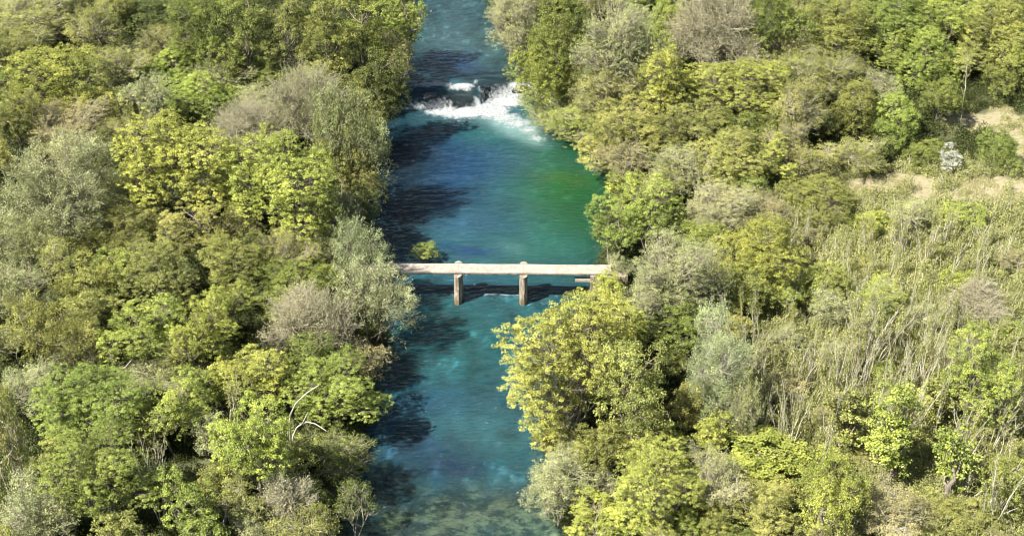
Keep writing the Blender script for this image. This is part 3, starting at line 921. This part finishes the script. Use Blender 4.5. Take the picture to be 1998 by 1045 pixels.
 (1720,590,110,80,'airy','lime','lime thin bush in the middle of the scrub slope',1),
 (1590,560,110,90,'bush','moss','mossy bush at the top of the stem thicket',1),
 (1900,590,130,70,'bare','grey','tangle of grey pink bare twigs at the right of the scrub slope',0),
]
for px, py, w, h, sp, colr, lab, isb, *vv in T:
    place(px, py, w * 1.05, h * 1.10, sp, colr, lab, var=vv[0] if vv else None, name='bush' if isb else 'tree', cat='bush' if isb else 'tree', group='bushes on the banks' if isb else 'trees on the river banks')

NAMED = [(t[0], t[1], t[6]) for t in T if len(t[6].split()) <= 10]
USED = set()
def near_label(prefix, px, py, maxw=16):
    """a label that points at one tree by the named tree it stands next to"""
    cand = sorted(NAMED, key=lambda q: (q[0] - px) ** 2 + (q[1] - py) ** 2)
    for qx, qy, ql in cand[:12]:
        dx, dy = px - qx, py - qy
        rel = ('right of' if dx > 0 else 'left of') if abs(dx) > abs(dy) else ('in front of' if dy > 0 else 'behind')
        lab = '%s %s the %s' % (prefix, rel, ql)
        if len(lab.split()) <= maxw and lab not in USED:
            USED.add(lab); return lab
    return None

# smaller trees that fill the gaps of the woods
rf = np.random.default_rng(12)
fill = []
for k in range(4000):
    px, py = rf.uniform(-20, 2010), rf.uniform(-10, 1090)
    P = at(px, py, 6.0)
    if chan(P[:1], P[1:2])[0] < 1.5 or clearing(P[:1], P[1:2])[0] > 0.1: continue
    if 640 < px < 1260 and 440 < py < 640: continue
    if px > 1480 and py > 330 or px > 1590 and py > 195 and py < 420: continue
    if any(((px - t[0]) / (t[2] * 0.50)) ** 2 + ((py - t[1]) / (t[3] * 0.50)) ** 2 < 1 for t in T): continue
    if any(math.hypot(px - q[0], py - q[1]) < (78 if px < 760 else 66) for q in fill): continue
    fill.append((px, py))
nw = len(fill)
for k in range(3000):
    px, py = rf.uniform(1490, 2010), rf.uniform(415, 1060)
    P = at(px, py, 3.0)
    if clearing(P[:1], P[1:2])[0] > 0.15: continue
    if any(((px - t[0]) / (t[2] * 0.5)) ** 2 + ((py - t[1]) / (t[3] * 0.5)) ** 2 < 1 for t in T): continue
    if any(math.hypot(px - q[0], py - q[1]) < 84 for q in fill): continue
    fill.append((px, py))
FK2 = [('airy', 'olive', 'low olive brush'), ('airy', 'lime', 'low lime brush'), ('bush', 'olive', 'low olive bush'), ('airy', 'sage', 'low grey green brush'), ('airy', 'brown', 'low brownish brush'), ('bush', 'lime', 'low lime bush')]
FK = [('dense', 'moss', 'small mossy tree'), ('airy', 'olive', 'small thin olive tree'), ('dense', 'green', 'small green tree'), ('airy', 'sage', 'small grey green tree'), ('maple', 'lime', 'small lime tree'), ('dense', 'olive', 'small olive tree')]
for i, (px, py) in enumerate(fill):
    scr = i >= nw
    sp, colr, pre = (FK2 if scr else FK)[rf.integers(0, 6)]
    lab = near_label(pre, px, py) or near_label(pre.replace('small', 'little').replace('low', 'squat'), px, py) or pre + ' filling a gap in the woods'
    w = rf.uniform(60, 100) if scr else rf.uniform(70, 110)
    place(px, py, w, w * (rf.uniform(0.55, 0.8) if scr else rf.uniform(0.75, 1.1)), sp, colr, lab, 'bushes on the banks' if scr else 'trees on the river banks', name='bush' if scr else 'tree', cat='bush' if scr else 'tree')

# saplings of the stem thicket
rs = np.random.default_rng(5)
GR = 'bare saplings of the stem thicket'
SP = [(rs.uniform(1450, 1900), rs.uniform(600, 830), rs.uniform(30, 65), rs.uniform(90, 170), i % 3, 0) for i in range(84)] + \
     [(rs.uniform(1850, 1990), rs.uniform(640, 960), rs.uniform(35, 70), rs.uniform(90, 160), i % 3, 1) for i in range(24)] + \
     [(rs.uniform(1550, 1980), rs.uniform(430, 600), rs.uniform(25, 50), rs.uniform(50, 90), i % 3, 2) for i in range(34)]
SP.sort(key=lambda q: q[0])
for px, py, w, h, v, k in SP:
    pre = ['thin pale', 'leaning pale', 'stubby pale'][k] + [' single stemmed', ' forked', ' bushy'][v] + ' sapling'
    lab = near_label(pre, px, py) or ['thin pale bare sapling ' + ('just right of the silvery column tree' if px < 1600 else 'around the slim ivy column' if px < 1750 else 'left of the bright lime tree'), 'leaning pale bare sapling in the fringe at the right edge', 'short pale bare sapling on the scrub slope under the clearing'][k]
    place(px, py, w, h, 'sapling', 'olive', lab, GR, name='sapling', cat='sapling', var=v, lean=rs.normal() * 0.10 + (0.10 if k == 1 else 0))

# ------------------------------------------------------------------ scattered undergrowth (nobody could count it)
def clump_mesh(seed, r, h, n, mat, ln=0.18, wd=0.10, stems=0, smat=None, up=0.5):
    rng = np.random.default_rng(seed)
    q = unit(rng, n); q[:, 2] = np.abs(q[:, 2])
    rad = 0.65 + 0.35 * rng.random(n) + 0.2 * np.sin(q[:, 0] * 4 + seed) * np.cos(q[:, 1] * 5)
    pos = q * rad[:, None] * np.array([r, r, h])
    V, F, Tn = leaf_quads(rng, pos, nrm(unit(rng, n) + [0, 0, 0.3]), nrm(q + unit(rng, n) * 0.6 + [0, 0, up]), ln, wd, np.clip(rng.normal(0.5, 0.2, n), 0, 1))
    mats = [mat]; fs = [F]; vs = [V]; tn = [Tn]
    if stems:
        A = rng.normal(size=(stems, 3)) * [r * 0.5, r * 0.5, 0]
        B = A + nrm(rng.normal(size=(stems, 3)) * 0.28 + [0, 0, 1]) * (h * rng.uniform(0.8, 1.7, stems))[:, None]
        v, f = tubes(bend(rng, A, B, 3, 0.06), np.linspace(1, 0.4, 3)[None] * np.full((stems, 1), 0.028), 3)
        fs.append(f + len(V)); vs.append(v); tn.append(np.full(len(v), 0.5))
    me = make_mesh("clump", np.vstack(vs), [np.vstack(fs)], mat, {"tint": np.concatenate(tn)})
    if stems:
        me.materials.append(smat)
        mi = np.zeros(len(me.polygons), np.int32); mi[len(F):] = 1
        me.polygons.foreach_set("material_index", mi)
    return me


def scatter(name, label, cat, pts, scl, meshes, seed, kind="stuff"):
    rng = np.random.default_rng(seed)
    src = bpy.data.collections.new(name + "_pieces")
    for i, m in enumerate(meshes):
        src.objects.link(bpy.data.objects.new(name + "_piece", m))
    me = bpy.data.meshes.new(name)
    me.vertices.add(len(pts)); me.vertices.foreach_set("co", np.asarray(pts, np.float32).ravel())
    a = me.attributes.new("scl", 'FLOAT_VECTOR', 'POINT'); a.data.foreach_set("vector", np.asarray(scl, np.float32).ravel())
    rot = np.stack([rng.normal(0, 0.06, len(pts)), rng.normal(0, 0.06, len(pts)), rng.uniform(0, 6.28, len(pts))], -1)
    a = me.attributes.new("rot", 'FLOAT_VECTOR', 'POINT'); a.data.foreach_set("vector", rot.astype(np.float32).ravel())
    a = me.attributes.new("idx", 'INT', 'POINT'); a.data.foreach_set("value", rng.integers(0, len(meshes), len(pts)).astype(np.int32))
    me.update()
    ob = link(name, me)
    ng = bpy.data.node_groups.new(name, 'GeometryNodeTree')
    ng.interface.new_socket("Geometry", in_out='INPUT', socket_type='NodeSocketGeometry')
    ng.interface.new_socket("Geometry", in_out='OUTPUT', socket_type='NodeSocketGeometry')
    gi = ng.nodes.new("NodeGroupInput"); go = ng.nodes.new("NodeGroupOutput")
    ci = ng.nodes.new("GeometryNodeCollectionInfo"); ci.inputs[0].default_value = src
    ci.inputs["Separate Children"].default_value = True; ci.inputs["Reset Children"].default_value = True
    ip = ng.nodes.new("GeometryNodeInstanceOnPoints"); ip.inputs["Pick Instance"].default_value = True
    def attr(nm, t):
        n = ng.nodes.new("GeometryNodeInputNamedAttribute"); n.data_type = t; n.inputs[0].default_value = nm
        return n.outputs[0]
    ng.links.new(gi.outputs[0], ip.inputs["Points"]); ng.links.new(ci.outputs[0], ip.inputs["Instance"])
    ng.links.new(attr("idx", 'INT'), ip.inputs["Instance Index"])
    er = ng.nodes.new("FunctionNodeEulerToRotation"); ng.links.new(attr("rot", 'FLOAT_VECTOR'), er.inputs[0]); ng.links.new(er.outputs[0], ip.inputs["Rotation"])
    ng.links.new(attr("scl", 'FLOAT_VECTOR'), ip.inputs["Scale"])
    ng.links.new(ip.outputs[0], go.inputs[0])
    md = ob.modifiers.new("scatter", 'NODES'); md.node_group = ng
    tag(ob, label, cat, kind=kind)
    return ob


rg = np.random.default_rng(99)
def sample(n, x0, x1, y0, y1):
    x = rg.uniform(x0, x1, n); y = rg.uniform(y0, y1, n)
    return x, y
# trapezoid of the view
x, y = sample(48000, -120, 120, -62, 98)
half = (np.abs(y + 135) * 0.40) + 32
m = (np.abs(x) < half) & (chan(x, y) > 0.2)
x, y = x[m], y[m]
cl_ = clearing(x, y)
slope = (x > at(1490, 500, 3)[0] - 3 + 0 * y) & (y < at(1700, 330, 3)[1])       # scrub slope on the right
den = fbm(x * 0.15, y * 0.15, 81)
u = rg.random(len(x))
under = (~slope) & (cl_ < 0.25) & (u < 0.75)
tuft = (cl_ >= 0.2) & (u < 0.16) & (fbm(x * 0.6, y * 0.6, 95) > 0.47)
s = rg.uniform(0.6, 1.3, under.sum()) * (0.7 + 0.7 * den[under])
tall = rg.uniform(0.7, 1.7, under.sum()) * s
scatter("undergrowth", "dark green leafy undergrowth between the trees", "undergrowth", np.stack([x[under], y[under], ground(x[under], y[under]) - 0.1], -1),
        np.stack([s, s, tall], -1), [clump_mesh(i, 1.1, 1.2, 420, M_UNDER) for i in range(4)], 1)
sc = (slope & (cl_ < 0.35)) | tuft
s = rg.uniform(0.6, 1.2, sc.sum()); tall = s * rg.uniform(0.8, 2.0, sc.sum()) * (0.6 + 0.9 * den[sc])
scatter("scrub_undergrowth", "yellow grey scrub and thin stems covering the right slope", "undergrowth", np.stack([x[sc], y[sc], ground(x[sc], y[sc]) - 0.1], -1),
        np.stack([s, s, tall], -1), [clump_mesh(20 + i, 0.9, 1.0, 460, M_SCRUB, 0.15, 0.085, 3, [M_TWIG, M_PALE, M_STRAW][i % 3]) for i in range(6)], 2)
x, y = sample(90000, 15, 75, 5, 70)
cl_ = clearing(x, y); m = (cl_ > 0.12) & (rg.random(len(x)) < 0.9 * sstep(0.40, 0.58, fbm(x * 0.5, y * 0.5, 93)))
x, y = x[m], y[m]
s = rg.uniform(0.5, 1.2, len(x))
scatter("grass", "dry straw coloured grass over the clearing", "grass", np.stack([x, y, ground(x, y) - 0.05], -1), np.stack([s, s, s * rg.uniform(0.5, 1.1, len(x))], -1),
        [clump_mesh(40 + i, 0.35, 0.3, 30, M_SCRUB, 0.13, 0.05, 5, M_STRAW) for i in range(3)], 3)

# ------------------------------------------------------------------ white blossoming shrub
r = place(1855, 310, 50, 46, 'dense', 'silver', 'white blossoming shrub on thin stems beside the clearing', name='blossoming_shrub', cat='shrub')
for ch in r.children:
    if ch.name.startswith('crown'):
        ch.data = ch.data.copy(); ch.data.materials[0] = M_BLOSSOM; ch.name = 'blossom'

# ------------------------------------------------------------------ bridge
m_conc, nt, out = new_mat("weathered_concrete")
geo = N(nt, "ShaderNodeNewGeometry"); pos = geo.outputs["Position"]
c1 = ramp(nt, noise(nt, 1.3, 8, 0.7, pos), [(0.3, (0.22, 0.19, 0.15)), (0.55, (0.33, 0.29, 0.24)), (0.75, (0.42, 0.375, 0.32))])
sp_ = ramp(nt, noise(nt, 7.0, 6, 0.75, pos), [(0.36, (0.38, 0.35, 0.30)), (0.50, (1, 1, 1))])
c = mixc(nt, 0.8, c1, sp_, 'MULTIPLY')
p = N(nt, "ShaderNodeBsdfPrincipled"); nt.links.new(c, p.inputs["Base Color"]); p.inputs["Roughness"].default_value = 0.92
b = N(nt, "ShaderNodeBump"); b.inputs["Strength"].default_value = 0.6; b.inputs["Distance"].default_value = 0.05
nt.links.new(noise(nt, 9.0, 6, 0.7, pos), b.inputs["Height"]); nt.links.new(b.outputs[0], p.inputs["Normal"])
nt.links.new(p.outputs[0], out.inputs[0])

m_pier, nt, out = new_mat("stained_pier_concrete")
geo = N(nt, "ShaderNodeNewGeometry"); pos = geo.outputs["Position"]
sep = N(nt, "ShaderNodeSeparateXYZ"); nt.links.new(pos, sep.inputs[0])
mp = N(nt, "ShaderNodeMapping"); nt.links.new(pos, mp.inputs[0]); mp.inputs["Scale"].default_value = (3, 3, 0.6)
c1 = ramp(nt, noise(nt, 1.6, 8, 0.7, mp.outputs[0]), [(0.34, (0.09, 0.07, 0.045)), (0.50, (0.22, 0.18, 0.13)), (0.64, (0.40, 0.36, 0.29))])
wet = N(nt, "ShaderNodeMapRange"); nt.links.new(mathn(nt, 'ADD', sep.outputs[2], mathn(nt, 'MULTIPLY', noise(nt, 2.5, 4, 0.6, pos), 0.8)), wet.inputs[0])
wet.inputs[1].default_value = 0.5; wet.inputs[2].default_value = 1.5; wet.inputs[3].default_value = 1; wet.inputs[4].default_value = 0
c = mixc(nt, wet.outputs[0], c1, (0.13, 0.095, 0.04))
p = N(nt, "ShaderNodeBsdfPrincipled"); nt.links.new(c, p.inputs["Base Color"]); p.inputs["Roughness"].default_value = 0.9
b = N(nt, "ShaderNodeBump"); b.inputs["Strength"].default_value = 0.7; b.inputs["Distance"].default_value = 0.08
nt.links.new(noise(nt, 5.0, 6, 0.7, pos), b.inputs["Height"]); nt.links.new(b.outputs[0], p.inputs["Normal"])
nt.links.new(p.outputs[0], out.inputs[0])

bridge = bpy.data.objects.new("footbridge", None); COL.objects.link(bridge)
tag(bridge, "narrow pale concrete footbridge on two piers crossing the river", "bridge")
XL = at(742, 520, 3.95)[0]; XR = at(1192, 520, 3.95)[0]
joints = [XL, PIER_X[0] + 0.02, PIER_X[1] + 0.02, XR]
TOPZ = 3.95; THK = 0.36; HWD = 0.82
def deck_span(x0, x1, seed):
    """slab with chipped, uneven edges and a slight sag"""
    rng = np.random.default_rng(seed)
    n = max(8, int((x1 - x0) / 0.16)); xs = np.linspace(x0 + 0.012, x1 - 0.012, n)
    sag = 0.05 * np.sin((xs - x0) / (x1 - x0) * math.pi)
    e = 0.05 * (fbm(xs * 2.1, xs * 0, seed) - 0.5); e2 = 0.12 * (fbm(xs * 3.3, xs * 0, seed + 5) - 0.5); chip = np.where(vnoise(xs * 2.5, xs * 0, seed + 9) > 0.8, 0.07, 0)
    tz = TOPZ - sag
    prof = [(-HWD + e, tz), (HWD + e * 0.6, tz), (HWD + e * 0.6, tz - THK), (-HWD + e + 0.03, tz - THK + e2 + chip), (-HWD - 0.03 + e, tz - THK * 0.55 + chip * 0.5), (-HWD - 0.03 + e, tz - 0.06)]
    V = np.stack([np.stack([xs, py_ + 0 * xs, pz_ + 0 * xs], -1) for py_, pz_ in prof], 1).reshape(-1, 3)
    k = len(prof); i = (np.arange(n - 1) * k)[:, None]; s = np.arange(k)[None]; s2 = (s + 1) % k
    F = np.stack([i + s, i + s2, i + k + s2, i + k + s], -1).reshape(-1, 4)
    return make_mesh("deck_slab", V, [F[:, ::-1], np.array([list(range(k))]), np.array([list(range((n - 1) * k, n * k))[::-1]])], m_conc)
for i in range(3):
    link("deck_slab", deck_span(joints[i], joints[i + 1], 3 + i), bridge)
def pier_mesh(seed):
    """boat shaped pier: octagonal nose downstream, rounded cutwater upstream"""
    prof = [(-0.22, -1.34), (0.10, -1.38), (0.33, -1.18), (0.42, -0.85), (0.42, 1.0), (0.30, 1.35), (0.0, 1.5), (-0.30, 1.35), (-0.42, 1.0), (-0.42, -0.85), (-0.36, -1.15)]
    zs = np.linspace(-2.4, TOPZ - THK - 0.03, 16); V = []
    for j, z in enumerate(zs):
        t = 1.07 - 0.06 * (z / 3.6); w = fbm(np.array([z * 1.7]), np.array([seed * 3.1]), 7)[0] - 0.5
        for q, (a_, b_) in enumerate(prof):
            e = 0.05 * (vnoise(np.array([q * 1.7 + seed]), np.array([z * 2.3]), 8)[0] - 0.5)
            V.append(((a_ + e) * t + 0.03 * w, (b_ + e) * t, z))
    k = len(prof); n = len(zs); i = (np.arange(n - 1) * k)[:, None]; s = np.arange(k)[None]; s2 = (s + 1) % k
    F = np.stack([i + s, i + s2, i + k + s2, i + k + s], -1).reshape(-1, 4)
    return make_mesh("pier", np.array(V), [F, np.array([list(range((n - 1) * k, n * k))])], m_pier)
def cap_mesh():
    a = np.linspace(0, math.pi, 9); V = []
    for z, r_ in [(TOPZ - THK, 0.46), (TOPZ + 0.01, 0.42), (TOPZ + 0.08, 0.34), (TOPZ + 0.11, 0.14)]:
        V += [(r_ * math.cos(t), HWD + 0.03 + r_ * 1.1 * math.sin(t), z) for t in a]
    k = 9; i = (np.arange(3) * k)[:, None]; s = np.arange(8)[None]
    F = np.stack([i + s, i + s + 1, i + k + s + 1, i + k + s], -1).reshape(-1, 4)
    back = np.array([[8 + 9 * j, 0 + 9 * j, 9 * j + 9, 9 * j + 17] for j in range(3)])
    return make_mesh("cutwater_cap", np.array(V), [F, back, np.array([[27 + j for j in range(9)]])], m_conc)
mc = cap_mesh()
for i, x0 in enumerate(PIER_X):
    po = link("pier", pier_mesh(i + 1), bridge, (x0, 0, 0))
    link("cutwater_cap", mc, po)
# abutments
for xa, sgn in ((at(1152, 540, 3.2)[0], 1), (at(752, 540, 3.2)[0], -1)):
    g_ = Geo(); x1 = xa + sgn * 4.0
    g_.box((min(xa, x1), -HWD - 0.12, -2), (max(xa, x1), HWD + 0.12, TOPZ - THK - 0.035))
    link("abutment", g_.mesh("abutment", m_pier), bridge)
g_ = Geo(); xa = at(1143, 541, 3.1)[0]
g_.box((xa - 1.15, -0.75, 2.72), (xa + 0.48, -0.15, 2.98))
o = link("broken_ledge", g_.mesh("broken_ledge", m_conc), bridge); o["label"] = "pale broken concrete ledge jutting from the abutment"
bridge.rotation_euler = (0, 0, math.radians(-0.9))

# ------------------------------------------------------------------ dead wood
def wood(name, label, cat, strokes, mat=M_PALE):
    """strokes: list of ([(px,py,z)...], r0, r1)"""
    P0 = None; g_ = Geo()
    for pts, r0, r1 in strokes:
        W = np.array([at(*q) for q in pts])
        if P0 is None: P0 = W[0].copy()
        t = np.linspace(0, 1, len(W)); tt = np.linspace(0, 1, len(W) * 3)
        S = np.stack([np.interp(tt, t, W[:, k]) for k in range(3)], -1) - P0
        g_.tube(S, np.linspace(r0, r1, len(tt)), 5)
    o = link(name, g_.mesh(name, mat, smooth=True), None, P0)
    return tag(o, label, cat)
wood("dead_limb", "curved pale dead limb rising between the bright maples at lower left", "dead branch",
     [([(568, 880, 5), (572, 850, 6.5), (580, 832, 8), (598, 822, 9)], .10, .07), ([(568, 880, 5), (566, 840, 8), (566, 810, 10), (578, 785, 12), (600, 765, 13.5), (622, 751, 14.5)], .11, .04),
      ([(590, 826, 8.5), (600, 806, 10), (602, 798, 11)], .06, .03), ([(596, 822, 9), (615, 826, 9.5), (640, 842, 9.5)], .06, .03)])
wood("stump", "pale barkless stump at the bottom edge of the left bank", "stump",
     [([(432, 1045, 2), (438, 1020, 3.5), (442, 1000, 5.0), (436, 985, 6.2)], .22, .08), ([(441, 1008, 4.6), (455, 995, 5.6)], .08, .04)])
wood("fallen_limb", "pale fallen limb over the dark hollow at left", "dead branch",
     [([(170, 745, 4), (200, 735, 5), (232, 725, 6), (262, 722, 6.5), (300, 735, 6)], .10, .04), ([(225, 728, 6), (245, 715, 7), (258, 700, 8)], .06, .03)])
wood("driftwood", "bleached driftwood snag in the upper river by the right bank", "driftwood",
     [([(985, 93, 2.0), (992, 86, 2.4), (1002, 80, 2.8), (1012, 78, 3.0)], .09, .04), ([(990, 88, 2.3), (986, 80, 3.0)], .05, .03), ([(1000, 81, 2.8), (1004, 92, 2.2)], .05, .03)])
wood("leaning_log", "pale log sticking out over the green pool from the right bank", "log",
     [([(1180, 282, 1.5), (1165, 275, 1.3), (1150, 274, 1.1), (1138, 270, 1.0)], .14, .06), ([(1160, 274, 1.2), (1150, 280, 0.6)], .06, .03)])
wood("snag_branch", "bare grey branch over the right lip of the waterfall", "branch",
     [([(1040, 170, 3), (1020, 177, 2.6), (1004, 179, 2.4)], .07, .03), ([(1025, 175, 2.7), (1012, 168, 3.1), (1010, 160, 3.6)], .05, .025), ([(1030, 173, 2.8), (1022, 183, 2.2)], .05, .025)])
# ------------------------------------------------------------------ rocks of the fall
m_rock, nt, out = new_mat("wet_rock")
geo = N(nt, "ShaderNodeNewGeometry"); pos = geo.outputs["Position"]
p = N(nt, "ShaderNodeBsdfPrincipled"); nt.links.new(ramp(nt, noise(nt, 2.2, 7, 0.7, pos), [(0.3, (0.010, 0.011, 0.010)), (0.6, (0.016, 0.018, 0.018)), (0.8, (0.03, 0.045, 0.02))]), p.inputs["Base Color"])
p.inputs["Roughness"].default_value = 0.35
b = N(nt, "ShaderNodeBump"); b.inputs["Strength"].default_value = 0.8; b.inputs["Distance"].default_value = 0.1
nt.links.new(noise(nt, 4.0, 6, 0.7, pos), b.inputs["Height"]); nt.links.new(b.outputs[0], p.inputs["Normal"])
nt.links.new(p.outputs[0], out.inputs[0])
def rock(px, py, z, r, seed, label):
    rng = np.random.default_rng(seed)
    n1, n2 = 14, 20; V = []
    for i in range(n1 + 1):
        th = math.pi * i / n1
        for j in range(n2):
            ph = 2 * math.pi * j / n2
            d = np.array([math.sin(th) * math.cos(ph), math.sin(th) * math.sin(ph), math.cos(th)])
            k = 0.75 + 0.5 * float(fbm(np.array([d[0] * 1.6 + seed]), np.array([d[1] * 1.6 + d[2] * 1.1 + 5]), seed, 4)[0])
            V.append(d * k * np.array(r))
    i = (np.arange(n1) * n2)[:, None]; q = np.arange(n2)[None]; q2 = (q + 1) % n2
    F = np.stack([i + q, i + n2 + q, i + n2 + q2, i + q2], -1).reshape(-1, 4)
    tag(link("rock", make_mesh("rock", np.array(V), [F], m_rock, smooth=True), None, at(px, py, z)), label, "rock", "rocks of the waterfall ledge")
rock(1018, 176, 0.9, (1.5, 0.8, 0.7), 3, "dark wet rock under the right lip of the waterfall")
rock(838, 192, 0.7, (1.3, 0.9, 0.8), 7, "dark rock at the left end of the waterfall")
rock(1052, 196, 0.1, (0.9, 0.6, 0.4), 9, "low wet rock at the right foot of the waterfall")

print("TRIS", sum(sum(len(p.vertices) - 2 for p in m.polygons) for m in bpy.data.meshes if len(m.polygons) < 200) + sum(2 * len(m.polygons) for m in bpy.data.meshes if len(m.polygons) >= 200))
